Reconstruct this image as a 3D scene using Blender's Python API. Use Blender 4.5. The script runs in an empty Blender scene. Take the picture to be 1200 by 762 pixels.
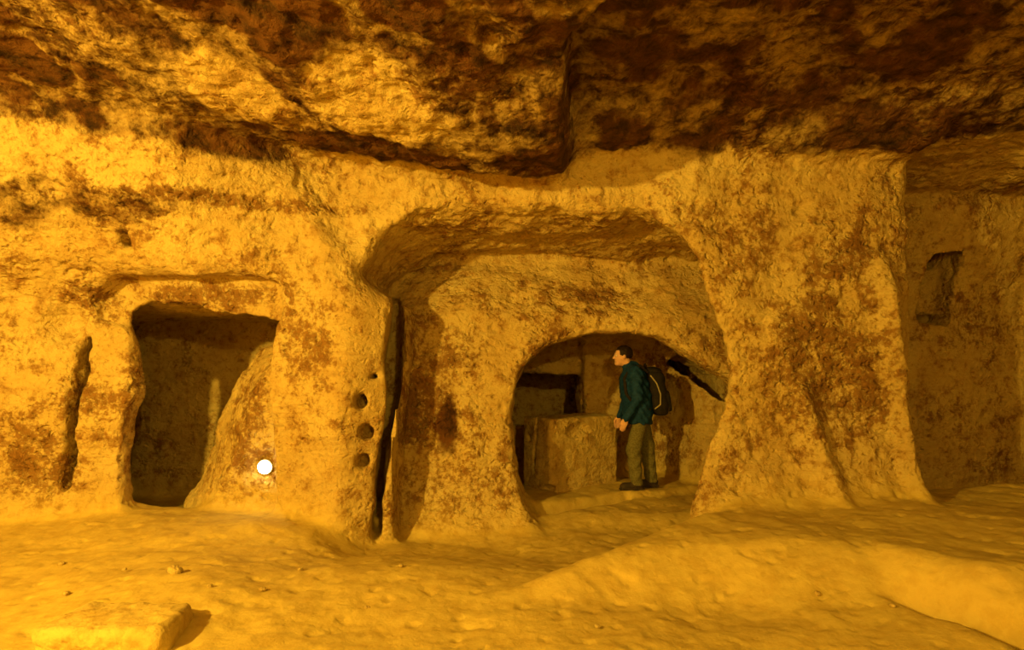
import bpy, math, random, time
import numpy as np
from mathutils import Vector, Euler

random.seed(7)
RNG = np.random.default_rng(11)
SC = bpy.context.scene
COL = SC.collection
T0 = time.time()

# ------------------------------------------------------------------ camera
FPX, CX, HY, CZ = 700.0, 600.0, 435.0, 1.39          # focal length in px, principal column, horizon row, eye height
cd = bpy.data.cameras.new('camera')
cam = bpy.data.objects.new('camera', cd)
COL.objects.link(cam)
cd.sensor_width = 36.0
cd.lens = FPX / 1200 * 36.0
cd.shift_y = (HY - 381.0) / 1200.0
cd.clip_start = 0.05
cam.location = (0, 0, CZ)
cam.rotation_euler = (math.pi / 2, 0, 0)
SC.camera = cam

# ------------------------------------------------------------------ world, lights, exposure
w = bpy.data.worlds.new('world')
SC.world = w
w.use_nodes = True
w.node_tree.nodes['Background'].inputs[0].default_value = (0, 0, 0, 1)      # underground: no sky
vs = SC.view_settings
vs.view_transform = 'Standard'
vs.look = 'None'
vs.gamma = 1.0
vs.use_curve_mapping = False
vs.exposure = 0.2

AMBER = (1.0, 0.635, 0.085)
SC.cycles.max_bounces = 6
SC.cycles.diffuse_bounces = 4
SC.cycles.glossy_bounces = 2
SC.cycles.transmission_bounces = 2
def lamp(name, loc, power, color=AMBER, target=None, cone=120, blend=0.5, radius=0.08):
    kind = 'SPOT' if target else 'POINT'
    l = bpy.data.lights.new(name, kind)
    l.energy, l.color, l.shadow_soft_size = power, color, radius
    o = bpy.data.objects.new(name, l)
    COL.objects.link(o)
    o.location = loc
    if target:
        l.spot_size, l.spot_blend = math.radians(cone), blend
        o.rotation_euler = (Vector(target) - Vector(loc)).to_track_quat('-Z', 'Y').to_euler()
    return o
# the hall's own lamps stand outside the picture: one along the left side, one behind the visitor
lamp('hall_lamp_left_offscreen', (-4.2, -0.2, 2.85), 1700)
lamp('hall_lamp_behind_offscreen', (1.2, -1.7, 2.85), 420)

# ------------------------------------------------------------------ helpers: implicit rock
def P(px, py, Y):
    """photo pixel at depth Y -> (X, Z)"""
    return ((px - CX) * Y / FPX, CZ - (py - HY) * Y / FPX)
def poly(pts, Y):
    return [P(a, b, Y) for a, b in pts]
def ss(a, b, x):
    t = np.clip((x - a) / (b - a), 0, 1)
    return t * t * (3 - 2 * t)
def smin(a, b, k):
    h = np.maximum(k - np.abs(a - b), 0) / k
    return np.minimum(a, b) - h * h * k * 0.25
def smax(a, b, k):
    return -smin(-a, -b, k)
def sd_poly(x, z, pts):
    d = np.full(np.broadcast(x, z).shape, 1e9, np.float32)
    s = np.ones_like(d)
    n = len(pts)
    for i in range(n):
        ax, az = pts[i]
        bx, bz = pts[i - 1]
        ex, ez = bx - ax, bz - az
        wx, wz = x - ax, z - az
        t = np.clip((wx * ex + wz * ez) / (ex * ex + ez * ez), 0, 1)
        d = np.minimum(d, (wx - ex * t) ** 2 + (wz - ez * t) ** 2)
        c1, c2, c3 = z >= az, z < bz, ex * wz > ez * wx
        flip = (c1 & c2 & c3) | (~c1 & ~c2 & ~c3)
        s = np.where(flip, -s, s)
    return s * np.sqrt(d)
def capsule(x, y, z, a, b, ra, rb):
    ax, ay, az = a
    ex, ey, ez = b[0] - ax, b[1] - ay, b[2] - az
    wx, wy, wz = x - ax, y - ay, z - az
    t = np.clip((wx * ex + wy * ey + wz * ez) / max(ex * ex + ey * ey + ez * ez, 1e-9), 0, 1)
    return np.sqrt((wx - ex * t) ** 2 + (wy - ey * t) ** 2 + (wz - ez * t) ** 2) - (ra + (rb - ra) * t)
def ellipsoid(x, y, z, c, r):
    qx, qy, qz = (x - c[0]) / r[0], (y - c[1]) / r[1], (z - c[2]) / r[2]
    k = np.sqrt(qx * qx + qy * qy + qz * qz)
    return (k - 1) * min(r)
def rbox(x, y, z, c, hs, r):
    qx, qy, qz = np.abs(x - c[0]) - hs[0] + r, np.abs(y - c[1]) - hs[1] + r, np.abs(z - c[2]) - hs[2] + r
    return np.sqrt(np.maximum(qx, 0) ** 2 + np.maximum(qy, 0) ** 2 + np.maximum(qz, 0) ** 2) + np.minimum(np.maximum(qx, np.maximum(qy, qz)), 0) - r

_perm = RNG.permutation(256).astype(np.int32)
_perm = np.concatenate([_perm, _perm, _perm])
_grad = RNG.normal(size=(256, 3)).astype(np.float32)
_grad /= np.linalg.norm(_grad, axis=1, keepdims=True)
def perlin(p):
    p = np.asarray(p, np.float32)
    i = np.floor(p).astype(np.int32)
    f = p - i
    i &= 255
    u = f * f * f * (f * (f * 6 - 15) + 10)
    out = np.zeros(len(p), np.float32)
    for dx in (0, 1):
        for dy in (0, 1):
            for dz in (0, 1):
                hsh = _perm[_perm[_perm[i[:, 0] + dx] + i[:, 1] + dy] + i[:, 2] + dz]
                g = _grad[hsh]
                dot = g[:, 0] * (f[:, 0] - dx) + g[:, 1] * (f[:, 1] - dy) + g[:, 2] * (f[:, 2] - dz)
                wgt = (u[:, 0] if dx else 1 - u[:, 0]) * (u[:, 1] if dy else 1 - u[:, 1]) * (u[:, 2] if dz else 1 - u[:, 2])
                out += wgt * dot
    return out * 1.5
def fbm(p, octaves=3, gain=0.5):
    a, t, q = 1.0, 0.0, np.asarray(p, np.float32)
    for _ in range(octaves):
        t = t + a * perlin(q)
        q = q * 2.03 + 17.3
        a *= gain
    return t

def surface_nets(D, org, h):
    """quads of the zero level of D (negative = air); faces look into the air"""
    ins = D < 0
    c = ins[:-1, :-1, :-1].astype(np.int8)
    cnt = np.zeros_like(c)
    for dx in (0, 1):
        for dy in (0, 1):
            for dz in (0, 1):
                cnt += ins[dx:D.shape[0] - 1 + dx, dy:D.shape[1] - 1 + dy, dz:D.shape[2] - 1 + dz]
    act = np.argwhere((cnt > 0) & (cnt < 8))
    idx = np.full(cnt.shape, -1, np.int32)
    idx[act[:, 0], act[:, 1], act[:, 2]] = np.arange(len(act))
    corners = [(a, b, c_) for a in (0, 1) for b in (0, 1) for c_ in (0, 1)]
    val = {k: D[act[:, 0] + k[0], act[:, 1] + k[1], act[:, 2] + k[2]] for k in corners}
    acc = np.zeros((len(act), 3), np.float32)
    num = np.zeros(len(act), np.float32)
    for k in corners:
        for ax in range(3):
            if k[ax] == 0:
                k2 = tuple(1 if i == ax else k[i] for i in range(3))
                a, b = val[k], val[k2]
                m = (a < 0) != (b < 0)
                t = np.where(m, a / np.where(m, a - b, 1), 0)
                pt = np.tile(np.array(k, np.float32), (len(act), 1))
                pt[:, ax] = t
                acc += pt * m[:, None]
                num += m
    V = (act + acc / num[:, None]) * h + np.array(org, np.float32)
    F = []
    for ax in range(3):
        sl0 = [slice(None)] * 3; sl1 = [slice(None)] * 3
        sl0[ax] = slice(0, -1); sl1[ax] = slice(1, None)
        e = ins[tuple(sl0)] != ins[tuple(sl1)]
        q = np.argwhere(e)
        o1, o2 = (ax + 1) % 3, (ax + 2) % 3
        ok = (q[:, o1] > 0) & (q[:, o2] > 0) & (q[:, o1] < D.shape[o1] - 1) & (q[:, o2] < D.shape[o2] - 1)
        q = q[ok]
        def cell(d1, d2):
            r = q.copy(); r[:, o1] -= d1; r[:, o2] -= d2
            return idx[r[:, 0], r[:, 1], r[:, 2]]
        f = np.stack([cell(1, 1), cell(0, 1), cell(0, 0), cell(1, 0)], 1)
        # orientation: inside (air) at the low end -> rock at the high end -> face looks down the axis
        low = ins[q[:, 0], q[:, 1], q[:, 2]]
        f[low] = f[low][:, ::-1]
        F.append(f)
    return V, np.concatenate(F)

def subdivide(V, F):
    e = np.stack([F, np.roll(F, -1, 1)], 2).reshape(-1, 2)
    es = np.sort(e, 1)
    key = es[:, 0].astype(np.int64) * len(V) + es[:, 1]
    u, inv = np.unique(key, return_inverse=True)
    mid = (V[u // len(V)] + V[u % len(V)]) * 0.5
    cen = V[F].mean(1)
    ei = (inv.reshape(-1, 4) + len(V)).astype(np.int64)
    ci = np.arange(len(F)) + len(V) + len(mid)
    out = [np.stack([F[:, k], ei[:, k], ci, ei[:, k - 1]], 1) for k in range(4)]
    return np.concatenate([V, mid, cen]).astype(np.float32), np.concatenate(out)
def laplace(V, F, f=0.5):
    e = np.stack([F, np.roll(F, -1, 1)], 2).reshape(-1, 2)
    n = np.bincount(e[:, 0], minlength=len(V)) + np.bincount(e[:, 1], minlength=len(V))
    m = np.stack([np.bincount(e[:, 0], V[e[:, 1], k], len(V)) + np.bincount(e[:, 1], V[e[:, 0], k], len(V)) for k in range(3)], 1) / np.maximum(n, 1)[:, None]
    return (V + (m - V) * f).astype(np.float32)
def normals(V, F):
    a, b, c, d = (V[F[:, k]] for k in range(4))
    fn = np.cross(c - a, d - b)
    N = np.stack([sum(np.bincount(F[:, j], fn[:, k], len(V)) for j in range(4)) for k in range(3)], 1)
    return (N / np.maximum(np.linalg.norm(N, axis=1, keepdims=True), 1e-9)).astype(np.float32), fn / np.maximum(np.linalg.norm(fn, axis=1, keepdims=True), 1e-9)

def link(name, me, mat, parent=None, **props):
    o = bpy.data.objects.new(name, me)
    COL.objects.link(o)
    if mat:
        me.materials.append(mat)
    if parent:
        o.parent = parent
    for k, v in props.items():
        o[k] = v
    return o
def quad_mesh(name, V, F, N=None, attrs=None):
    me = bpy.data.meshes.new(name)
    me.vertices.add(len(V)); me.vertices.foreach_set('co', np.ascontiguousarray(V, np.float32).ravel())
    me.loops.add(F.size); me.loops.foreach_set('vertex_index', F.astype(np.int32).ravel())
    me.polygons.add(len(F))
    me.polygons.foreach_set('loop_start', np.arange(len(F), dtype=np.int32) * 4)
    me.polygons.foreach_set('loop_total', np.full(len(F), 4, np.int32))
    for k, v in (attrs or {}).items():
        a = me.attributes.new(k, 'FLOAT', 'POINT')
        a.data.foreach_set('value', np.ascontiguousarray(v, np.float32))
    me.update(calc_edges=True)
    me.polygons.foreach_set('use_smooth', np.ones(len(F), bool))
    if N is not None:
        me.normals_split_custom_set_from_vertices([tuple(n) for n in N.tolist()])
    me.update()
    return me

# ------------------------------------------------------------------ materials
def nt(name, rough=0.9):
    m = bpy.data.materials.new(name)
    m.use_nodes = True
    t = m.node_tree
    b = t.nodes['Principled BSDF']
    b.inputs['Roughness'].default_value = rough
    b.inputs['Specular IOR Level'].default_value = 0.15
    return m, t, b
def N_(t, kind, **kw):
    n = t.nodes.new(kind)
    for k, v in kw.items():
        setattr(n, k, v)
    return n
def mixc(t, fac, a, b):
    n = N_(t, 'ShaderNodeMix', data_type='RGBA')
    for s, v in ((n.inputs[0], fac), (n.inputs[6], a), (n.inputs[7], b)):
        if hasattr(v, 'is_linked'):
            t.links.new(v, s)
        else:
            s.default_value = v if not isinstance(v, tuple) else (*v, 1)
    return n.outputs[2]
def mth(t, op, a, b=0.0, c=None, clamp=False):
    n = N_(t, 'ShaderNodeMath', operation=op, use_clamp=clamp)
    for s, v in zip(n.inputs, (a, b, c)):
        if v is None:
            continue
        if hasattr(v, 'is_linked'):
            t.links.new(v, s)
        else:
            s.default_value = v
    return n.outputs[0]
def mrange(t, v, a, b, c=0.0, d=1.0):
    n = N_(t, 'ShaderNodeMapRange', interpolation_type='SMOOTHSTEP')
    t.links.new(v, n.inputs[0])
    for k, q in zip((1, 2, 3, 4), (a, b, c, d)):
        n.inputs[k].default_value = q
    return n.outputs[0]
def noise(t, vec, scale, detail=4, rough=0.6):
    n = N_(t, 'ShaderNodeTexNoise')
    n.inputs['Scale'].default_value = scale
    n.inputs['Detail'].default_value = detail
    n.inputs['Roughness'].default_value = rough
    t.links.new(vec, n.inputs['Vector'])
    return n.outputs[0]

def rock_material():
    m, t, b = nt('tuff_rock', 0.92)
    geo = N_(t, 'ShaderNodeNewGeometry').outputs['Position']
    def attr(k):
        return N_(t, 'ShaderNodeAttribute', attribute_name=k).outputs['Fac']
    soot, stain, dust = attr('soot'), attr('stain'), attr('dust')
    n1, n2, n3 = noise(t, geo, 1.6, 5), noise(t, geo, 7.0, 6, 0.65), noise(t, geo, 26.0, 5, 0.7)
    st = N_(t, 'ShaderNodeMapping'); st.inputs['Scale'].default_value = (1.2, 1.2, 9.0)
    t.links.new(geo, st.inputs[0])
    strata = noise(t, st.outputs[0], 1.5, 5, 0.6)
    col = mixc(t, mrange(t, n1, 0.35, 0.65), (0.4752, 0.3384, 0.1116), (0.5472, 0.4176, 0.1584))
    col = mixc(t, mth(t, 'MULTIPLY', mrange(t, n2, 0.46, 0.68), 0.7), col, (0.3312, 0.1944, 0.0540))
    col = mixc(t, mth(t, 'MULTIPLY', mrange(t, strata, 0.55, 0.72), 0.45), col, (0.3024, 0.1728, 0.0504))
    col = mixc(t, mth(t, 'MULTIPLY', mrange(t, n3, 0.54, 0.70), 0.6), col, (0.2592, 0.1368, 0.0360))
    # brown weathered, pitted patches
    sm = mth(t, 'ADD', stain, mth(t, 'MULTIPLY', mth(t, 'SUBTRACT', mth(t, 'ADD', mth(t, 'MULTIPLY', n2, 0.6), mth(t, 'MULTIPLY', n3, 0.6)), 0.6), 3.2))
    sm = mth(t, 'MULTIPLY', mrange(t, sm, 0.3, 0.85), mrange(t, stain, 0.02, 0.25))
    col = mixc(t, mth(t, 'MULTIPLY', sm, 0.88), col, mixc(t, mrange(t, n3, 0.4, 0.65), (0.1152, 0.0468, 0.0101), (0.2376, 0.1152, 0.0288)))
    # dust on the trodden floor
    dcol = mixc(t, mrange(t, n2, 0.38, 0.66), (0.5328, 0.4032, 0.0936), (0.4464, 0.3240, 0.0684))
    dcol = mixc(t, mth(t, 'MULTIPLY', mrange(t, n1, 0.4, 0.68), 0.45), dcol, (0.4176, 0.2880, 0.0612))
    col = mixc(t, mth(t, 'MULTIPLY', dust, 0.85), col, dcol)
    # soot
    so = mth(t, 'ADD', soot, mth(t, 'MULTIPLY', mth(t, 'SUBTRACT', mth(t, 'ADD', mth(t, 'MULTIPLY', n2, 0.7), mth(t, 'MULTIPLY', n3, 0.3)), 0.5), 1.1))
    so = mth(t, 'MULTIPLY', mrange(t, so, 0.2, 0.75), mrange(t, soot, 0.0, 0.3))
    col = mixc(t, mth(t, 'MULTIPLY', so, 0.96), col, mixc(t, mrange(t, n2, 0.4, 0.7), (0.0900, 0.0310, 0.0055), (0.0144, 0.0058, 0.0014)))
    t.links.new(col, b.inputs['Base Color'])
    vor = N_(t, 'ShaderNodeTexVoronoi'); vor.inputs['Scale'].default_value = 17.0
    wv = N_(t, 'ShaderNodeVectorMath', operation='ADD')
    nv = N_(t, 'ShaderNodeTexNoise'); nv.inputs['Scale'].default_value = 9.0
    t.links.new(geo, nv.inputs['Vector'])
    vm = N_(t, 'ShaderNodeVectorMath', operation='SCALE'); vm.inputs['Scale'].default_value = 0.12
    t.links.new(nv.outputs['Color'], vm.inputs[0])
    t.links.new(geo, wv.inputs[0]); t.links.new(vm.outputs[0], wv.inputs[1]); t.links.new(wv.outputs[0], vor.inputs['Vector'])
    pit = mrange(t, vor.outputs['Distance'], 0.05, 0.5)
    hgt = mth(t, 'ADD', mth(t, 'MULTIPLY', n2, 0.9), mth(t, 'ADD', mth(t, 'MULTIPLY', n3, 0.5), mth(t, 'MULTIPLY', pit, mth(t, 'ADD', mth(t, 'MULTIPLY', stain, 0.7), 0.12))))
    fine = noise(t, geo, 75.0, 4, 0.7)
    hgt = mth(t, 'ADD', hgt, mth(t, 'MULTIPLY', fine, 0.22))
    bump = N_(t, 'ShaderNodeBump')
    bump.inputs['Distance'].default_value = 0.05
    t.links.new(mth(t, 'SUBTRACT', 0.8, mth(t, 'MULTIPLY', dust, 0.55)), bump.inputs['Strength'])
    t.links.new(hgt, bump.inputs['Height'])
    t.links.new(bump.outputs[0], b.inputs['Normal'])
    return m
ROCK = rock_material()

# ------------------------------------------------------------------ the cave as one rock volume
H = 0.04
LO, HI = (-6.2, -2.7, -0.9), (6.4, 10.2, 4.1)
xs, ys, zs = (np.arange(LO[k], HI[k], H, dtype=np.float32) for k in range(3))
X, Y, Z = xs[:, None, None], ys[None, :, None], zs[None, None, :]
SH = (len(xs), len(ys), len(zs))

def itp(v, a, b):
    return np.interp(v, a, b).astype(np.float32)
def step_edge(y):                       # where the low hanging ceiling ends and the raised bay begins
    return itp(y, [1.5, 2.2, 2.5, 2.8, 3.0, 3.5, 4.3, 5.2, 6], [5.0, 2.4, 1.3, .78, .54, .33, .37, .49, .5])
def ceil_h(x, y):
    zl = 3.10 + 0.12 * np.clip(-x - 0.5, 0, 3.6) + 0.20 * ss(4.55, 3.3, y) + 0.05 * ss(4.7, 5.2, y)
    zl = zl - 0.10 * np.exp(-((x + 0.2) / 0.9) ** 2 - ((y - 4.7) / 0.5) ** 2)
    zr = 3.34 + 0.24 * ss(5.2, 4.4, y) + 0.05 * np.sin(x * 1.7 + y)
    return zl + (zr - zl) * ss(-0.04, 0.07, x - step_edge(y))
def floor_h(x, y):
    z = 0.03 * np.sin(x * 1.3 + 0.6) * np.cos(y * 0.9) + 0.02 * np.sin(x * 2.9 + y * 2.1)
    # ledge of bedrock around the massive pillar
    near = itp(x, [-0.6, -0.3, 1.3, 2.3, 2.7, 3.6, 6], [3.75, 3.55, 3.62, 3.5, 3.05, 2.6, 2.3])
    side = (x + 0.45) - (y - 3.45) * 1.22        # >0 on the pillar side of the ridge
    led = ss(-0.06, 0.5, y - near) * ss(-0.05, 0.42, side)
    z = z + 0.24 * led
    # sunken way into the arch, then up to the chamber beyond
    sunk = ss(4.0, 5.4, y) * ss(0.05, -0.45, side) * ss(-1.75, -1.2, x)
    z = z - 0.22 * sunk
    lip = y - (6.30 + (x - 0.27) * 0.50)
    z = z * (1 - ss(5.9, 6.3, y)) - 0.09 * ss(5.9, 6.3, y) + 0.06 * ss(0.0, 0.04, lip) * (y > 5.9)
    z = z + 0.06 * ss(4.5, 5.4, y) * ss(-1.6, -2.0, x) + 0.07 * np.exp(-((x + 2.2) / 0.5) ** 2 - ((y - 5.1) / 0.35) ** 2)
    z = z - 0.28 * ss(5.80, 5.98, y) * ss(-1.6, -1.75, x)
    z = z + 0.05 * np.exp(-((x + 0.9) / 0.5) ** 2 - ((y - 3.9) / 0.4) ** 2) + 0.05 * np.exp(-((x + 2.0) / 0.7) ** 2 - ((y - 3.7) / 0.5) ** 2)
    return z.astype(np.float32)
def lattice(step, amp, seed):
    r = np.random.default_rng(seed)
    def mat(v, lo):
        q = (v - lo) / step + 0.37
        i = np.floor(q).astype(int)
        f = q - i
        f = f * f * (3 - 2 * f)
        n = i.max() + 2
        M = np.zeros((len(v), n), np.float32)
        M[np.arange(len(v)), i] = 1 - f
        M[np.arange(len(v)), i + 1] = f
        return M
    A, B, C = mat(xs, LO[0]), mat(ys, LO[1]), mat(zs, LO[2])
    L = r.uniform(-1, 1, (A.shape[1], B.shape[1], C.shape[1])).astype(np.float32)
    L = np.tensordot(A, L, (1, 0)); L = np.tensordot(L, B, (1, 1)); L = np.tensordot(L, C, (1, 1))
    return L * amp

ZF = floor_h(X[:, :, 0], Y[:, :, 0] + 0 * X[:, :, 0])[:, :, None]
ZC = ceil_h(X[:, :, 0], Y[:, :, 0] + 0 * X[:, :, 0]).astype(np.float32)[:, :, None]
# front surface of the great wall: left wall, arch and pillar in one sweep
yb = itp(xs, [-6.2, -4.5, -3.7, -2.1, -1.5, -1.0, 1.4, 1.9, 2.6, 3.3, 3.65, 4.0, 6.4], [5.0, 5.3, 5.5, 5.45, 5.25, 5.2, 5.22, 5.3, 5.36, 5.4, 5.52, 5.9, 6.3])[:, None, None]
over = itp(xs, [-6.2, -3.65, -2.7, -2.0, -1.55], [1.1, 1.0, 0.85, 0.3, 0.0])[:, None, None]
YW = yb - over * ss(1.7, 3.35, Z) ** 1.3
YW = YW - 0.10 * np.exp(-((Z - 2.35) / 0.22) ** 2) * ss(-1.7, -2.3, X)                  # rounded strata roll on the left wall
YW = YW - 0.42 * np.exp(-np.clip(Z - 0.12, 0, 3) / 0.22) * ss(1.3, 1.9, X) * ss(4.4, 3.6, X)     # spreading foot of the pillar
YW = YW - 0.17 * np.exp(-((X - (3.45 + 0.12 * (1.6 - Z))) / 0.10) ** 2) * ss(2.6, 2.0, Z)        # buttress ribs on the pillar
YW = YW - 0.15 * np.exp(-((X - (2.62 + 0.25 * (1.1 - Z))) / 0.09) ** 2) * ss(1.45, 1.1, Z)
xst = X + 1.52 + 0.62 * np.clip(Z - 2.5, 0, 1)
YW = YW + 0.17 * ss(-0.16, 0.16, xst) * ss(1.9, 2.4, Z) * ss(1.7, 0.9, X)                  # arch front stands back from the left wall
D = np.maximum(Y - YW, np.maximum(-2.3 - Y, np.maximum(-5.9 - X, X - 6.1))).astype(np.float32)
D = smax(D, np.maximum(Z - ZC, -1e3), 0.16)

def carve(fn, x0, x1, y0, y1, k, z0=-9, z1=9, fill=False):
    sl = tuple(slice(max(int((a - LO[i]) / H), 0), min(int((b - LO[i]) / H) + 1, SH[i])) for i, (a, b) in enumerate(((x0, x1), (y0, y1), (z0, z1))))
    d = fn(X[sl[0]], Y[:, sl[1]], Z[:, :, sl[2]]).astype(np.float32)
    D[sl] = smax(D[sl], -d, k) if fill else smin(D[sl], d, k)

# right gallery behind the pillar's outer edge
def gallery(x, y, z):
    xl = itp(zs, [0, .5, 1.0, 2.4, 3.3], [4.05, 3.9, 3.81, 3.72, 3.66])[None, None, :]
    back = 7.05 - 0.35 * ss(2.0, 3.2, z) + 0.1 * np.sin(x * 2.3)
    top = 3.46 - 0.05 * (y - 5) + 0 * x
    return np.maximum(np.maximum(xl - x, y - back), np.maximum(np.maximum(x - 6.1, 3.2 - y), z - top))
carve(gallery, 3.0, 6.4, 2.8, 7.6, 0.16)
carve(lambda x, y, z: rbox(x, y, z, (4.93, 7.2, 2.45), (0.20, 0.42, 0.52), 0.08), 4.5, 5.4, 6.5, 7.9, 0.05)
carve(lambda x, y, z: rbox(x, y, z, (5.05, 7.45, 2.35), (0.14, 0.2, 0.28), 0.03), 4.5, 5.4, 6.5, 7.9, 0.05, fill=True)

# doorway in the left wall
DY = 5.45
door = poly([(141, 374), (147, 362), (163, 353), (200, 355), (250, 364), (326, 375), (319, 430), (321, 520), (324, 640), (134, 640), (136, 500), (139, 480), (149, 466), (150, 400)], DY)
recess = poly([(112, 372), (116, 350), (140, 329), (200, 323), (300, 326), (330, 332), (334, 352), (328, 380), (250, 380), (140, 380)], DY)
groove = poly([(92, 390), (103, 394), (97, 450), (83, 574), (72, 577), (84, 480)], DY)
carve(lambda x, y, z: np.maximum(sd_poly(x, z, door), np.maximum(4.9 - y, y - 6.1)), -4.3, -1.6, 4.8, 6.3, 0.05)
carve(lambda x, y, z: np.maximum(sd_poly(x, z, recess), np.maximum(4.7 - y, y - (5.58 - 0.10 * (z - 1.9)))), -4.3, -1.6, 4.6, 6.0, 0.06)
carve(lambda x, y, z: ellipsoid(x, y, z, (-4.05, 5.36, 1.80), (0.16, 0.18, 0.16)), -4.5, -3.6, 4.9, 5.9, 0.08)
# side chamber behind the doorway
carve(lambda x, y, z: np.maximum(np.maximum(-5.3 - x, x + 1.72), np.maximum(np.maximum(5.72 - 0.25 * ss(-3.9, -4.6, x) - y, y - 7.7), z - 2.02)), -5.8, -1.4, 5.3, 8.1, 0.08)
# leaning rock mass inside the doorway
def leaning(x, y, z):
    xe = np.interp(z, [-0.3, 0.03, 0.26, 0.76, 1.35, 1.62, 1.8], [-3.62, -3.46, -3.30, -3.12, -2.88, -2.62, -2.25]).astype(np.float32)
    front = 5.74 + 0.45 * np.clip(-(x - xe - 0.50) / 0.42, 0, 1.3)
    return np.maximum(xe - x, front - y)
carve(leaning, -3.4, -1.4, 5.4, 8.0, 0.05, fill=True)
carve(lambda x, y, z: ellipsoid(x, y, z, (-3.30, 5.05, 2.5), (0.055, 0.35, 0.06)), -3.7, -2.9, 4.5, 5.6, 0.02)

# great arch
AY = 5.25
arch = poly([(398, 720), (394, 600), (396, 520), (404, 440), (409, 385), (405, 345), (414, 305), (440, 268), (485, 243), (560, 234), (660, 230), (740, 243), (788, 273), (815, 301), (829, 370), (844, 440), (839, 480), (819, 540), (808, 600), (806, 720)], AY)
def arch1(x, y, z):
    t = np.clip(y - AY, 0, 2)
    xl = x - 1.5 * np.minimum(t, 0.29) * ss(-0.5, -1.0, x) * ss(2.3, 1.95, z) - 0.85 * t * ss(0.3, 1.5, x) + 0 * z
    zz = z + 0.12 * t
    d = sd_poly(xl, zz, arch)
    ym = np.interp(z, [-0.5, -0.25, 0.05, 0.4, 1.4, 2.0, 2.6], [5.70, 5.80, 6.02, 6.12, 6.24, 6.40, 6.85]).astype(np.float32)
    ym = ym - 0.10 * np.exp(-((x + 0.55) / 0.45) ** 2) + 0.12 * ss(0.1, 1.2, x)
    return np.maximum(d, np.maximum(4.7 - y, y - ym))
carve(arch1, -2.2, 4.0, 4.6, 7.2, 0.10)
# dark slit between the pier and the sooty pillar
def slit(x, y, z):
    xc = np.interp(z, [-0.3, 0.4, 1.2, 2.2], [-1.33, -1.27, -1.165, -1.10]).astype(np.float32) - 0.215 * (y - 5.8)
    wdt = np.interp(z, [-0.3, 0.5, 1.4, 2.2], [0.05, 0.045, 0.075, 0.05]).astype(np.float32)
    return np.maximum(np.abs(x - xc) - wdt, np.maximum(5.2 - y, np.maximum(y - 6.75, z - 2.16)))
carve(slit, -2.1, -0.8, 5.0, 7.4, 0.03)
# inner arch
BY = 6.3
arch2p = poly([(640, 640), (625, 604), (610, 572), (602, 530), (599, 490), (602, 452), (613, 424), (640, 404), (690, 391), (740, 387), (782, 394), (806, 412), (870, 450), (900, 640)], BY)
carve(lambda x, y, z: np.maximum(sd_poly(x, z, arch2p), np.maximum(5.7 - y, y - 7.4)), -0.6, 3.4, 5.4, 7.6, 0.10)
# chamber beyond
def chamber(x, y, z):
    right = 2.55 - 0.55 * (y - 7.2)
    top = 1.93 - 0.06 * (y - 7) + 0 * x
    return np.maximum(np.maximum(-1.05 - x, x - right), np.maximum(np.maximum(6.75 - y, y - 8.3), z - top))
carve(chamber, -2.0, 3.4, 6.4, 8.8, 0.12)
carve(lambda x, y, z: np.maximum(sd_poly(x, z, poly([(588, 437), (684, 438), (683, 500), (588, 500)], 8.2)), np.maximum(8.0 - y, y - 8.8)), -0.6, 1.4, 7.8, 9.0, 0.03)
carve(lambda x, y, z: rbox(x, y, z, (1.0, 9.25, 1.2), (1.6, 0.75, 0.95), 0.1), -1.0, 3.0, 8.2, 10.1, 0.03)
carve(lambda x, y, z: rbox(x, y, z, (1.25, 8.40, 0.8), (0.27, 0.30, 1.4), 0.05), 0.7, 1.8, 7.6, 8.8, 0.06, fill=True)
carve(lambda x, y, z: np.maximum(sd_poly(x, z, poly([(790, 424), (806, 414), (850, 440), (850, 478), (832, 462), (812, 440)], 7.6)), np.maximum(7.0 - y, y - 8.9)), 1.6, 3.4, 6.8, 9.1, 0.04)
# floor everywhere, with a soft fillet where walls meet it
D = smax(D, ZF - Z, 0.14)
D += lattice(0.55, 0.045, 3) * ss(0.15, 0.5, Z - ZF) + lattice(0.23, 0.016, 4) + lattice(0.11, 0.006, 5)
carve(lambda x, y, z: np.maximum(sd_poly(x, z, groove), np.maximum(4.7 - y, y - 5.74)), -4.8, -3.4, 4.6, 6.0, 0.02)
for (px, py, yy) in ((423, 470, 5.38), (429, 507, 5.40), (424, 541, 5.38), (437, 441, 5.42)):
    hx, hz = P(px, py, yy)
    r = 0.03 if py == 441 else 0.058
    carve(lambda x, y, z: ellipsoid(x, y, z, (hx, yy, hz), (r * 0.95, 0.30, r * 1.35)), hx - 0.4, hx + 0.4, yy - 0.4, yy + 0.4, 0.02)
print('volume', round(time.time() - T0, 1))

V, F = surface_nets(D, LO, H)
del D
V, F = subdivide(V, F)
V = laplace(laplace(V, F, 0.6), F, 0.5)
NV, _ = normals(V, F)
NV0 = NV
zfv = floor_h(V[:, 0], V[:, 1])
hgt = V[:, 2] - zfv
flo = ss(0.10, 0.0, hgt) * ss(0.4, 0.8, NV[:, 2])
# fine relief of hewn tuff
cw = ss(-0.3, -0.7, NV[:, 2]) * ss(2.6, 2.9, V[:, 2])
rel = (0.022 + 0.018 * cw) * fbm(V * 3.3, 3) + (0.010 + 0.008 * cw) * fbm(V * 13.0, 3)
pits = fbm(V * 9.0 + 31, 2)
pier = ss(-1.95, -1.6, V[:, 0]) * ss(-0.8, -1.1, V[:, 0]) * ss(2.6, 2.2, V[:, 2]) * ss(4.8, 5.0, V[:, 1]) * ss(6.2, 5.9, V[:, 1])
rel = (rel - 0.026 * (1 - cw) * ss(0.35, 0.7, pits)) * (1 - 0.6 * pier)
V = V + NV * (rel * (1 - 0.55 * flo))[:, None]
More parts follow.
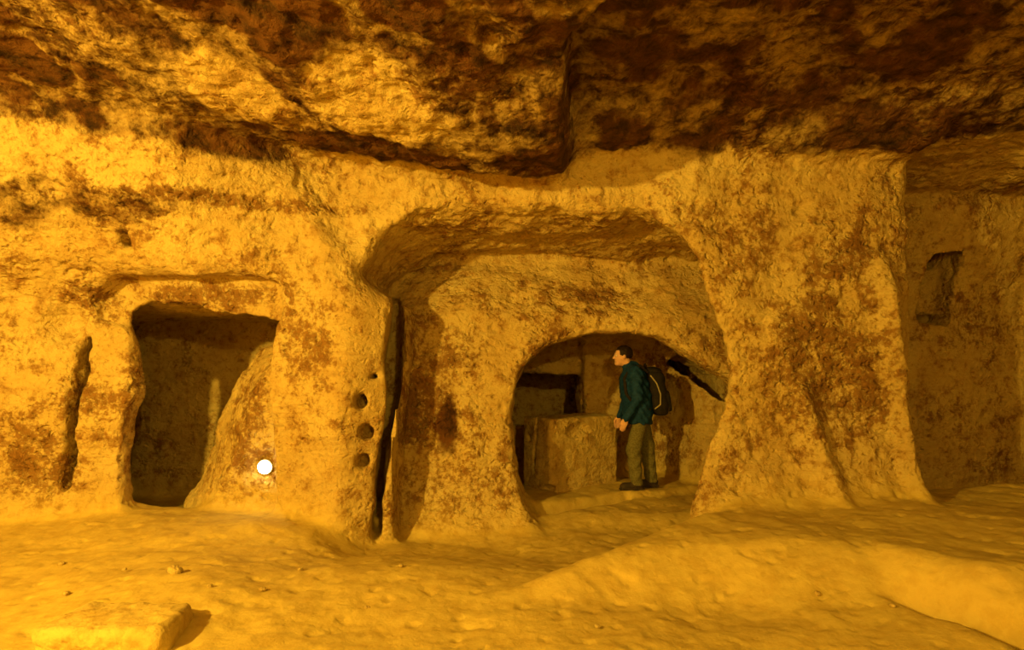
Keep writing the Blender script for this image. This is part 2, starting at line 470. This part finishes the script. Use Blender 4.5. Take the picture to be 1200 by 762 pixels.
# break in the bedrock below the ledge
ck = [(2.18, 3.66), (2.35, 3.57), (2.49, 3.285), (2.56, 3.14), (2.60, 2.95), (2.72, 2.6)]
cr, cs = np.full(len(V), 9.0, np.float32), np.zeros(len(V), np.float32)
wx_, wy_ = V[:, 0] + 0.012 * perlin(V * 7), V[:, 1] + 0.012 * perlin(V * 7 + 9)
for (ax, ay), (bx, by) in zip(ck[:-1], ck[1:]):
    t_ = np.clip(((wx_ - ax) * (bx - ax) + (wy_ - ay) * (by - ay)) / ((bx - ax) ** 2 + (by - ay) ** 2), 0, 1)
    d_ = np.hypot(wx_ - ax - t_ * (bx - ax), wy_ - ay - t_ * (by - ay))
    m_ = d_ < cr
    cr[m_] = d_[m_]
    cs[m_] = ((bx - ax) * (wy_ - ay) - (by - ay) * (wx_ - ax))[m_]
tq = np.clip(((wx_ - 0.30) * 1.05 + (wy_ - 6.32) * 0.62) / (1.05 ** 2 + 0.62 ** 2), 0, 1)
sd_ = np.hypot(wx_ - 0.30 - tq * 1.05, wy_ - 6.32 - tq * 0.62)
V[:, 2] -= 0.16 * np.exp(-(sd_ / 0.06) ** 2) * ss(0.3, 0.1, np.abs(hgt))
open_ = ss(3.64, 3.35, V[:, 1])
V[:, 2] += (-0.36 * np.exp(-(cr / 0.06) ** 2) + 0.06 * (cs > 0) * ss(0.6, 0.1, cr)) * open_ * ss(0.3, 0.1, np.abs(hgt))
NV, FN = normals(V, F)
print('surface', len(V), len(F), round(time.time() - T0, 1))

# stains, soot and dust carried by the rock
x, y, z = V[:, 0], V[:, 1], V[:, 2]
lo1 = fbm(V * 1.3 + 5, 3)
def blob(px, py, yy, rx, rz, depth=0.9, wob=0.35):
    bx, bz = P(px, py, yy)
    q = np.sqrt(((x - bx) / (rx * yy / FPX)) ** 2 + ((z - bz) / (rz * yy / FPX)) ** 2 + ((y - yy) / depth) ** 2)
    return ss(1.5, 0.15, q + 1.5 * wob * lo1)
def cblob(px, py, zz, rx, ry, wob=0.35):          # on the ceiling: pixel -> point at height zz
    yy = FPX * (zz - CZ) / (HY - py)
    bx = (px - CX) * yy / FPX
    dy0 = FPX * (zz - CZ) / (HY - (py - ry)) ; dy1 = FPX * (zz - CZ) / (HY - (py + ry))
    ryw = abs(dy1 - dy0) / 2
    q = np.sqrt(((x - bx) / (rx * yy / FPX)) ** 2 + ((y - yy) / ryw) ** 2)
    return ss(1.15, 0.55, q + wob * lo1) * ss(2.5, 2.9, z)
stain = 0.20 + 0.34 * ss(-0.2, 0.6, lo1)
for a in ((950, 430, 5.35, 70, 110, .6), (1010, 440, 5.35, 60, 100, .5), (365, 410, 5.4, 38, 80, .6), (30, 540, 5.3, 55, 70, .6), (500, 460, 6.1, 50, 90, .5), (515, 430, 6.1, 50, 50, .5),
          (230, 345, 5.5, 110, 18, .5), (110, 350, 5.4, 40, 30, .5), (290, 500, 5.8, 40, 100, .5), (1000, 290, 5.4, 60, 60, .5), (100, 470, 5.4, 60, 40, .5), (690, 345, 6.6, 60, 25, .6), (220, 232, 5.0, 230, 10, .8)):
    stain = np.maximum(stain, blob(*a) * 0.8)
soot = 0.0 * stain
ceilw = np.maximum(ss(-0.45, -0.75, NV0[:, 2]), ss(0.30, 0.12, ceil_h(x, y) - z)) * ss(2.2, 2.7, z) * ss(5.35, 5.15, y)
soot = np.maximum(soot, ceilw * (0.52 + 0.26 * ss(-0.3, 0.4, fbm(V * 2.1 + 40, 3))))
for a in ((270, 30, 3.3, 150, 40), (340, 85, 3.2, 60, 25), (30, 75, 3.5, 60, 30), (20, 10, 3.4, 40, 20), (470, 30, 3.2, 70, 40), (430, 185, 3.1, 130, 22)):
    soot = np.maximum(soot, cblob(*a))
soot = np.maximum(soot, blob(525, 500, 6.1, 17, 40, .5, 0.25) * 1.0)
soot = np.maximum(soot, blob(905, 215, 5.3, 8, 40, .6) * 0.4)
soot_gap = np.maximum(cblob(430, 122, 3.18, 105, 36, 0.25), cblob(285, 125, 3.25, 70, 28, 0.3))     # two lighter ceiling patches where the soot value is lowered
soot = soot * (1 - 0.92 * soot_gap)
dust = np.clip(flo + 0.7 * ss(0.35, 0.0, hgt), 0, 1)
soot *= (1 - flo)
stain *= (1 - 0.8 * flo)

# split the rock surface into the pieces of the place
C = V[F].mean(1)
cx_, cy_, cz_ = C[:, 0], C[:, 1], C[:, 2]
ch = cz_ - floor_h(cx_, cy_)
cc = ceil_h(cx_, cy_)
reg = np.full(len(F), 'wall_left', dtype=object)
def put(name, mask):
    reg[mask] = name
put('wall_right', (cx_ > 3.9))
put('wall_rear', (cy_ < 0.4))
put('wall_side_chamber', (cx_ < -1.45) & (cy_ > 5.66))
big = (cy_ < 6.0) & (cy_ > 4.2)
put('arch_spandrel', big & (cx_ > -1.55) & (cx_ < 1.62) & (cz_ > 1.9))
put('holed_pier', (cy_ > 4.2) & (cy_ < 6.12) & (cx_ > -1.62) & (cx_ < -0.9) & (cz_ < 2.25))
put('great_pillar', (cy_ > 4.2) & (cy_ < 6.5) & (cx_ >= 1.5) & (cx_ < 4.4) & ((cz_ < 2.45) | (cx_ > 1.62)))
mid = (cx_ > -1.45) & (cx_ < 3.6) & (cy_ > 5.66) & ~(reg == 'holed_pier') & ~((reg == 'great_pillar') & (cy_ < 6.0))
ymid = np.interp(cz_, [-0.5, -0.25, 0.05, 0.4, 1.4, 2.0, 2.6], [5.70, 5.80, 6.02, 6.12, 6.24, 6.40, 6.85])
put('sooty_pillar', mid & (cy_ > ymid - 0.25) & (cy_ < 7.0) & (cx_ < 0.12))
put('inner_arch', mid & (cy_ > ymid - 0.25) & (cy_ < 7.0) & (cx_ >= 0.12))
put('wall_chamber', (cy_ >= 6.95) & (cx_ > -1.75) & (cx_ < 3.6))
put('ceiling', (cz_ > cc - 0.22) & (FN[:, 2] < -0.45) & (cy_ < 5.35))
put('ceiling', (cz_ > 2.9) & (FN[:, 2] < -0.55) & (cx_ > 3.8))
put('floor', (ch < 0.09) & (FN[:, 2] > 0.2))
put('floor', (ch < 0.02))
INFO = {
    'wall_left': ('wall_left', dict(kind='structure')), 'wall_right': ('wall_right', dict(kind='structure')), 'wall_rear': ('wall_rear', dict(kind='structure')),
    'wall_side_chamber': ('wall_side_chamber', dict(kind='structure')), 'wall_chamber': ('wall_back', dict(kind='structure')),
    'ceiling': ('ceiling', dict(kind='structure')), 'floor': ('floor', dict(kind='structure')),
    'arch_spandrel': ('rock_arch', dict(label='wide rock arch joining the holed pier to the massive pillar', category='arch', kind='thing')),
    'holed_pier': ('rock_pier', dict(label='narrow ochre rock pier with a column of small round holes', category='pier', kind='thing')),
    'great_pillar': ('rock_pillar', dict(label='massive pale ochre rock pillar with pitted brown face and spreading foot', category='pillar', kind='thing')),
    'sooty_pillar': ('rock_pillar', dict(label='brown stained rock pillar with a black soot blotch behind the wide arch', category='pillar', kind='thing')),
    'inner_arch': ('rock_arch', dict(label='low inner rock arch framing the standing person', category='arch', kind='thing')),
}
for key, (nm, props) in INFO.items():
    f = F[reg == key]
    if not len(f):
        continue
    used, inv = np.unique(f, return_inverse=True)
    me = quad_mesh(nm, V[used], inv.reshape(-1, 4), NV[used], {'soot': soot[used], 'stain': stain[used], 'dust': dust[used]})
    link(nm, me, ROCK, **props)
print('rock linked', round(time.time() - T0, 1))

# ------------------------------------------------------------------ loose things
def simple(name, col, rough=0.8, scale=60.0, var=0.35, bump=0.0, metal=0.0):
    m, t, b = nt(name, rough)
    geo = N_(t, 'ShaderNodeTexCoord').outputs['Object']
    n = noise(t, geo, scale, 4)
    t.links.new(mixc(t, mrange(t, n, 0.35, 0.68), col, tuple(c * (1 - var) for c in col)), b.inputs['Base Color'])
    b.inputs['Metallic'].default_value = metal
    if bump:
        bp = N_(t, 'ShaderNodeBump'); bp.inputs['Distance'].default_value = bump
        t.links.new(n, bp.inputs['Height']); t.links.new(bp.outputs[0], b.inputs['Normal'])
    return m
def sdf_mesh(fn, lo, hi, h, smooth=1, sub=False):
    gx, gy, gz = (np.arange(lo[k], hi[k], h, dtype=np.float32) for k in range(3))
    d = fn(gx[:, None, None], gy[None, :, None], gz[None, None, :]).astype(np.float32)
    v, f = surface_nets(-d, lo, h)
    if sub:
        v, f = subdivide(v, f)
    for _ in range(smooth):
        v = laplace(v, f, 0.5)
    return v, f
def empty(name, loc, rz=0.0, **props):
    o = bpy.data.objects.new(name, None)
    COL.objects.link(o)
    o.location = loc
    o.rotation_euler.z = rz
    o.empty_display_size = 0.1
    for k, v in props.items():
        o[k] = v
    return o
def rock_thing(name, fn, lo, hi, h, loc, rz=0.0, relief=0.008, stain_=0.2, dust_=0.3, **props):
    v, f = sdf_mesh(fn, lo, hi, h, 1)
    n, _ = normals(v, f)
    q = v + np.array(loc, np.float32)
    v = v + n * (relief * fbm(q * 9, 3) + relief * 0.6 * fbm(q * 25, 2))[:, None]
    n, _ = normals(v, f)
    one = np.ones(len(v), np.float32)
    me = quad_mesh(name, v, f, None, {'soot': 0 * one, 'stain': stain_ * one + 0.3 * fbm(q * 3, 2), 'dust': dust_ * one})
    o = link(name, me, ROCK, **props)
    o.location = loc
    o.rotation_euler.z = rz
    return o
def fz(x_, y_):
    return float(floor_h(np.array([x_], np.float32), np.array([y_], np.float32))[0])

# hewn bench block in the chamber: corner towards the hall, a cleft down one face
def bench(x, y, z):
    d = rbox(x, y, z, (0.55, 0.28, 0.39), (0.55, 0.28, 0.49), 0.035)
    cut = np.maximum(np.abs(y - 0.30 - 0.03 * np.sin(z * 6)) - 0.02, np.maximum(x - 0.10, 0.18 - z))
    pit = ellipsoid(x, y, z, (0.0, 0.05, 0.03), (0.10, 0.12, 0.08))
    dent = np.minimum(ellipsoid(x, y, z, (0.0, 0.42, 0.62), (0.05, 0.04, 0.04)), ellipsoid(x, y, z, (0.42, 0.0, 0.72), (0.2, 0.05, 0.1)))
    return np.maximum(d, -np.minimum(cut, np.minimum(pit, dent)))
BX, BYY = 0.45, 6.98
rock_thing('stone_bench', bench, (-0.1, -0.1, -0.15), (1.4, 1.0, 1.05), 0.02, (BX, BYY, fz(BX + .3, BYY + .3) - 0.02), math.radians(35), 0.010, 0.22, 0.2,
           label='waist-high hewn stone bench with a cleft in one side beside the person', category='bench')
# low slab breaking through the floor
def slab(x, y, z):
    d = rbox(x, y + 0.25 * z, z - 0.05 * x, (0, 0, 0), (0.36, 0.20, 0.085), 0.06)
    return smax(d, (x * 0.9 + y * 0.35) - 0.30, 0.04)
sx, sz = P(140, 735, 3.05)
rock_thing('flat_stone', slab, (-0.55, -0.4, -0.2), (0.55, 0.4, 0.2), 0.015, (sx, 3.08, fz(sx, 3.08) + 0.01), math.radians(-8), 0.010, 0.1, 0.75,
           label='low flat slab of rock lying half buried in the dusty floor', category='stone')
PEB = [(205, 673, .050), (246, 688, .022), (308, 692, .024), (72, 662, .030), (78, 696, .022), (146, 668, .018), (1046, 712, .020), (352, 668, .022), (470, 664, .020), (958, 690, .024), (430, 716, .02), (700, 735, .018)]
pm = None
for i, (px, py, r) in enumerate(PEB):
    yy = FPX * (CZ - 0.05) / (py - HY)
    xx = (px - CX) * yy / FPX
    yy = FPX * (CZ - fz(xx, yy)) / (py - HY)
    xx = (px - CX) * yy / FPX
    if pm is None:
        o = rock_thing('pebble', lambda a, b, c: smax(ellipsoid(a, b, c, (0, 0, 0), (1.0, 0.8, 0.62)), rbox(a, b, c, (0.1, 0, 0), (0.9, 0.7, 0.5), 0.15), 0.2), (-1.3, -1.3, -1.3), (1.3, 1.3, 1.3), 0.13, (0, 0, 0), 0, 0.06, 0.0, 0.3)
        pm = o.data
    else:
        o = bpy.data.objects.new('pebble', pm)
        COL.objects.link(o)
    o.location = (xx, yy, fz(xx, yy) + 0.35 * r)
    o.scale = (r, r, r)
    o.rotation_euler = (0.2 * math.sin(i * 7), 0.2 * math.cos(i * 5), i * 1.9)
    o['category'] = 'pebble'
    if i == 0:
        o['label'] = 'largest pale stone lying loose on the dusty floor before the doorway'
    else:
        o['label'] = 'small pebble lying on the dusty cave floor'
        o['group'] = 'pebbles on the cave floor'

# ------------------------------------------------------------------ lamp glowing inside the doorway
lx, lz = P(309, 548, 5.70)
WL = empty('rock_lamp', (lx, 5.73, lz), label='small round lamp glowing white against the leaning rock inside the doorway', category='lamp')
def lathe(name, prof, mat, parent, seg=28):
    vs_, fs_ = [], []
    for r, d in prof:
        for k in range(seg):
            a = 2 * math.pi * k / seg
            vs_.append((r * math.cos(a), -d, r * math.sin(a)))
    for i in range(len(prof) - 1):
        for k in range(seg):
            k2 = (k + 1) % seg
            fs_.append((i * seg + k, i * seg + k2, (i + 1) * seg + k2, (i + 1) * seg + k))
    me = bpy.data.meshes.new(name)
    me.from_pydata(vs_, [], fs_)
    me.polygons.foreach_set('use_smooth', np.ones(len(fs_), bool))
    return link(name, me, mat, parent)
GLOW, gt, gb = nt('lamp_glass', 0.3)
gb.inputs['Base Color'].default_value = (0.9, 0.85, 0.7, 1)
gb.inputs['Emission Color'].default_value = (1.0, 0.80, 0.42, 1)
gb.inputs['Emission Strength'].default_value = 30.0
lathe('housing', [(0.0, -0.10), (0.070, -0.10), (0.073, -0.02), (0.073, 0.004), (0.066, 0.006), (0.064, 0.002)], simple('lamp_metal', (0.45, 0.36, 0.2), 0.6), WL)
lathe('glass_dome', [(0.065, 0.008), (0.063, 0.02), (0.052, 0.038), (0.033, 0.05), (0.012, 0.055), (0.0005, 0.0555)], GLOW, WL)

# ------------------------------------------------------------------ the standing person (looks towards -X, own left side to the hall)
PX, PY = 1.535, 7.2
PZ = fz(PX, PY) + 0.005
def L(f, s, u):                # body frame (forward, left, up) -> offset from the feet
    return (-f, -s, u)
def cap(x, y, z, a, b, ra, rb=None):
    return capsule(x, y, z, L(*a), L(*b), ra, ra if rb is None else rb)
def ell(x, y, z, c, r):
    return ellipsoid(x, y, z, L(*c), r)
def chain(x, y, z, pts, k=0.03):
    d = None
    for (a, ra), (b, rb) in zip(pts[:-1], pts[1:]):
        c = cap(x, y, z, a, b, ra, rb)
        d = c if d is None else smin(d, c, k)
    return d
HEAD = (0.205, 0.0, 1.595)
LEGS = {1: [((0.00, .085, .88), .085), ((0.085, .095, .49), .060), ((0.055, .10, .09), .042)],
        -1: [((-0.03, -.085, .88), .085), ((-0.115, -.095, .50), .060), ((-0.165, -.10, .09), .042)]}
ARMS = {1: [((0.085, .185, 1.385), .055), ((0.075, .245, 1.10), .042), ((0.185, .225, .885), .029)],
        -1: [((0.085, -.185, 1.385), .055), ((0.09, -.245, 1.10), .042), ((0.180, -.215, .885), .029)]}
def hand(x, y, z, side):
    (f, s, u), _ = ARMS[side][2]
    d = smin(cap(x, y, z, (f, s, u), (f + .022, s, u - .035), .026, .030), ell(x, y, z, (f + .035, s, u - .075), (.040, .018, .048)), .02)
    for i, (o, ln) in enumerate(((.030, .072), (.011, .080), (-.009, .075), (-.027, .060))):
        b0 = (f + .044 + o * .9, s, u - .105 + .18 * o)
        b1 = (b0[0] + .012, s - side * .010, b0[2] - ln * .5)
        b2 = (b1[0] - .004, s - side * .030, b1[2] - ln * .42)
        d = smin(d, smin(cap(x, y, z, b0, b1, .0095, .009), cap(x, y, z, b1, b2, .009, .0075), .004), .005)
    th0 = (f + .055, s - side * .004, u - .055)
    th1 = (f + .085, s - side * .022, u - .085)
    th2 = (f + .088, s - side * .034, u - .115)
    return smin(d, smin(cap(x, y, z, th0, th1, .013, .011), cap(x, y, z, th1, th2, .011, .0085), .005), .012)
def head_sdf(x, y, z):
    f, s, u = HEAD
    d = ell(x, y, z, (f - .012, 0, u + .025), (.098, .076, .090))
    d = smin(d, ell(x, y, z, (f + .030, 0, u - .045), (.058, .056, .070)), .05)
    d = smin(d, ell(x, y, z, (f + .066, 0, u - .092), (.022, .024, .018)), .03)      # chin
    d = smin(d, cap(x, y, z, (f + .086, 0, u + .012), (f + .108, 0, u - .025), .009, .013), .012)   # nose
    d = smin(d, cap(x, y, z, (f + .078, -.018, u - .056), (f + .078, .018, u - .056), .0075), .008)  # lips
    d = smin(d, cap(x, y, z, (f + .080, -.03, u + .026), (f + .080, .03, u + .026), .010), .014)    # brow
    for sd in (1, -1):
        d = smax(d, -ell(x, y, z, (f + .094, sd * .031, u + .006), (.016, .016, .010)), .012)
        d = smin(d, ell(x, y, z, (f - .008, sd * .076, u - .008), (.020, .010, .032)), .006)
    return d
def body(x, y, z):
    d = smin(head_sdf(x, y, z), cap(x, y, z, (.165, 0, 1.52), (.105, 0, 1.42), .052, .060), .03)
    d = smin(d, ell(x, y, z, (.07, 0, 1.27), (.105, .165, .20)), .06)
    d = smin(d, ell(x, y, z, (.0, 0, .98), (.105, .145, .16)), .08)
    for sd in (1, -1):
        d = smin(d, cap(x, y, z, (.09, 0, 1.40), ARMS[sd][0][0], .06, .052), .04)
        d = smin(d, smin(chain(x, y, z, ARMS[sd]), hand(x, y, z, sd), .015), .03)
        d = smin(d, chain(x, y, z, LEGS[sd], .04), .05)
        fa = LEGS[sd][2][0]
        d = smin(d, cap(x, y, z, (fa[0] - .03, fa[1], .045), (fa[0] + .13, fa[1], .03), .034, .026), .03)
    return d
def jacket(x, y, z):
    fold = 0.006 * np.sin(z * 55 + 6 * np.sin(x * 14) + y * 9) + 0.004 * np.sin(z * 31 - x * 40)
    d = ell(x, y, z, (.080, 0, 1.26), (.155, .205, .245))
    d = smin(d, ell(x, y, z, (.018, 0, .95), (.180, .215, .42)), .10)
    d = smax(d, 0.785 - 0.08 * x - z, .02)
    for sd in (1, -1):
        d = smin(d, cap(x, y, z, (.09, 0, 1.42), ARMS[sd][0][0], .075, .080), .05)
        (a, _), (b, _), (c, _) = ARMS[sd]
        e = tuple(c[i] + (c[i] - b[i]) * .12 for i in range(3))
        d = smin(d, smin(cap(x, y, z, a, b, .080, .064), cap(x, y, z, b, e, .064, .046), .03), .025)
    d = smin(d, cap(x, y, z, (.125, 0, 1.465), (.105, 0, 1.41), .080, .095), .03)         # collar
    return np.maximum(d + fold, -head_sdf(x, y, z) + .012)
def trousers(x, y, z):
    d = ell(x, y, z, (-.01, 0, .93), (.135, .165, .15))
    for sd in (1, -1):
        (a, ra), (b, rb), (c, rc) = LEGS[sd]
        d = smin(d, smin(cap(x, y, z, a, b, .100, .082), cap(x, y, z, b, (c[0], c[1], .075), .082, .072), .05), .04)
    d = d + 0.006 * np.sin(z * 42 + 5 * np.sin(y * 12 + x * 10)) * ss(.8, .3, z)
    return np.maximum(np.maximum(d, 0.06 - z), z - .98)
def shoe(x, y, z, sd):
    fa = LEGS[sd][2][0]
    d = smin(cap(x, y, z, (fa[0] - .035, fa[1], .055), (fa[0] + .15, fa[1], .042), .052, .042), cap(x, y, z, fa, (fa[0], fa[1], .14), .058, .055), .03)
    d = smin(d, ell(x, y, z, (fa[0] + .13, fa[1], .045), (.065, .048, .040)), .02)
    sole = rbox(x, y, z, L(fa[0] + .055, fa[1], .012), (.150, .046, .014), .012)
    return np.minimum(np.maximum(d, .008 - z), sole)
def hair(x, y, z):
    f, s, u = HEAD
    d = ell(x, y, z, (f - .020, 0, u + .036), (.108, .086, .094))
    d = d + 0.004 * np.sin(x * 120 + z * 60) * np.sin(y * 110 + z * 40)
    cutface = np.minimum((-x) - (f + .042), (u + .070) - z)                         # >0 inside the face window
    return np.maximum(np.maximum(d, cutface), (u - .055) + 0.6 * np.clip((-x) - f + .03, 0, 1) - z)
PER = empty('person', (PX, PY, PZ), label='person in teal jacket and olive trousers standing in profile beside the stone bench', category='person')
PB = ((-.45, -.42, -.03), (.36, .42, 1.80))
SKIN = simple('skin', (0.62, 0.36, 0.24), 0.6, 30, 0.12)
TEAL = simple('teal_jacket_cloth', (0.008, 0.042, 0.14), 0.75, 40, 0.45, 0.004)
OLIVE = simple('olive_trouser_cloth', (0.15, 0.135, 0.055), 0.9, 50, 0.4, 0.003)
HAIR = simple('dark_hair', (0.022, 0.012, 0.008), 0.6, 90, 0.5)
SHOE = simple('dark_shoe_leather', (0.045, 0.032, 0.022), 0.6, 40, 0.4)
def person_part(name, fn, mat, h, lo=PB[0], hi=PB[1], parent=PER):
    v, f = sdf_mesh(fn, lo, hi, h, 1)
    return link(name, quad_mesh(name, v, f), mat, parent)
person_part('body', body, SKIN, 0.0065)
person_part('jacket', jacket, TEAL, 0.009)
person_part('trousers', trousers, OLIVE, 0.009)
person_part('hair', hair, HAIR, 0.006, (-.36, -.12, 1.5), (-.06, .12, 1.76))
for sd in (1, -1):
    person_part('shoe', lambda x, y, z: shoe(x, y, z, sd), SHOE, 0.007, (-.36, -.2, -.03), (.36, .2, .24))
EYE = simple('eye_white', (0.7, 0.66, 0.6), 0.3, 20, 0.1)
PUP = simple('eye_pupil', (0.02, 0.012, 0.008), 0.2, 20, 0.1)
for sd in (1, -1):
    c = L(HEAD[0] + .078, sd * .031, HEAD[2] + .006)
    e = person_part('eye', lambda x, y, z: ellipsoid(x, y, z, c, (.012, .012, .012)), EYE, 0.003, tuple(q - .02 for q in c), tuple(q + .02 for q in c))
    c2 = (c[0] - .009, c[1], c[2])
    person_part('pupil', lambda x, y, z: ellipsoid(x, y, z, c2, (.005, .006, .006)), PUP, 0.002, tuple(q - .01 for q in c2), tuple(q + .01 for q in c2), e)

# backpack worn on the back
BP = empty('backpack', (PX, PY, PZ), label='bulging dark backpack with pale straps worn by the person', category='backpack')
PACK = simple('dark_pack_cloth', (0.018, 0.014, 0.010), 0.8, 50, 0.4, 0.003)
PALE = simple('pale_strap_web', (0.34, 0.29, 0.17), 0.8, 70, 0.3)
def pack_part(name, fn, mat, h=0.008, parent=BP):
    v, f = sdf_mesh(fn, (-.1, -.25, .8), (.42, .25, 1.56), h, 1)
    return link(name, quad_mesh(name, v, f), mat, parent)
def tilt(x, z):
    return x + 0.16 * (z - 1.17)       # pack leans forward with the back
def main_bag(x, y, z):
    xx = tilt(x, z) - 0.01
    d = rbox(xx, y, z, (.195, 0, 1.16), (.105, .155, .275), .085)
    return d + 0.005 * np.sin(z * 40 + 5 * np.sin(y * 13))
pack_part('main_bag', main_bag, PACK)
pack_part('front_pocket', lambda x, y, z: rbox(tilt(x, z), y, z, (.295, 0, 1.06), (.045, .12, .13), .04), PACK)
pack_part('top_lid', lambda x, y, z: ellipsoid(tilt(x, z), y, z, (.19, 0, 1.415), (.115, .15, .055)), PACK)
for sd in (1, -1):
    def strap(x, y, z):
        pts = [(-.075, .12, 1.40), (.02, .135, 1.475), (.125, .13, 1.455), (.205, .135, 1.33), (.19, .16, 1.15), (.08, .185, 1.00), (-.09, .15, .96)]
        d = None
        for a, b in zip(pts[:-1], pts[1:]):
            c = cap(x, y, z, (a[0], sd * a[1], a[2]), (b[0], sd * b[1], b[2]), .020)
            d = c if d is None else np.minimum(d, c)
        return d
    v, f = sdf_mesh(strap, (-.32, -.28, .88), (.2, .28, 1.56), 0.008, 1)
    link('shoulder_strap', quad_mesh('shoulder_strap', v, f), PACK, BP)
    def piping(x, y, z):
        pts = [(-.10, .158, 1.36), (-.17, .166, 1.27), (-.215, .166, 1.14), (-.215, .160, 1.02), (-.15, .160, .97)]
        d = None
        for a, b in zip(pts[:-1], pts[1:]):
            c = cap(x, y, z, (a[0], sd * a[1], a[2]), (b[0], sd * b[1], b[2]), .009)
            d = c if d is None else np.minimum(d, c)
        return d
    pack_part('side_strap', piping, PALE, 0.006)
pack_part('grab_handle', lambda x, y, z: np.sqrt((np.sqrt((z - 1.46) ** 2 + y ** 2) - .045) ** 2 + (x - .07) ** 2) - .009, PACK, 0.006)
print('done', round(time.time() - T0, 1))
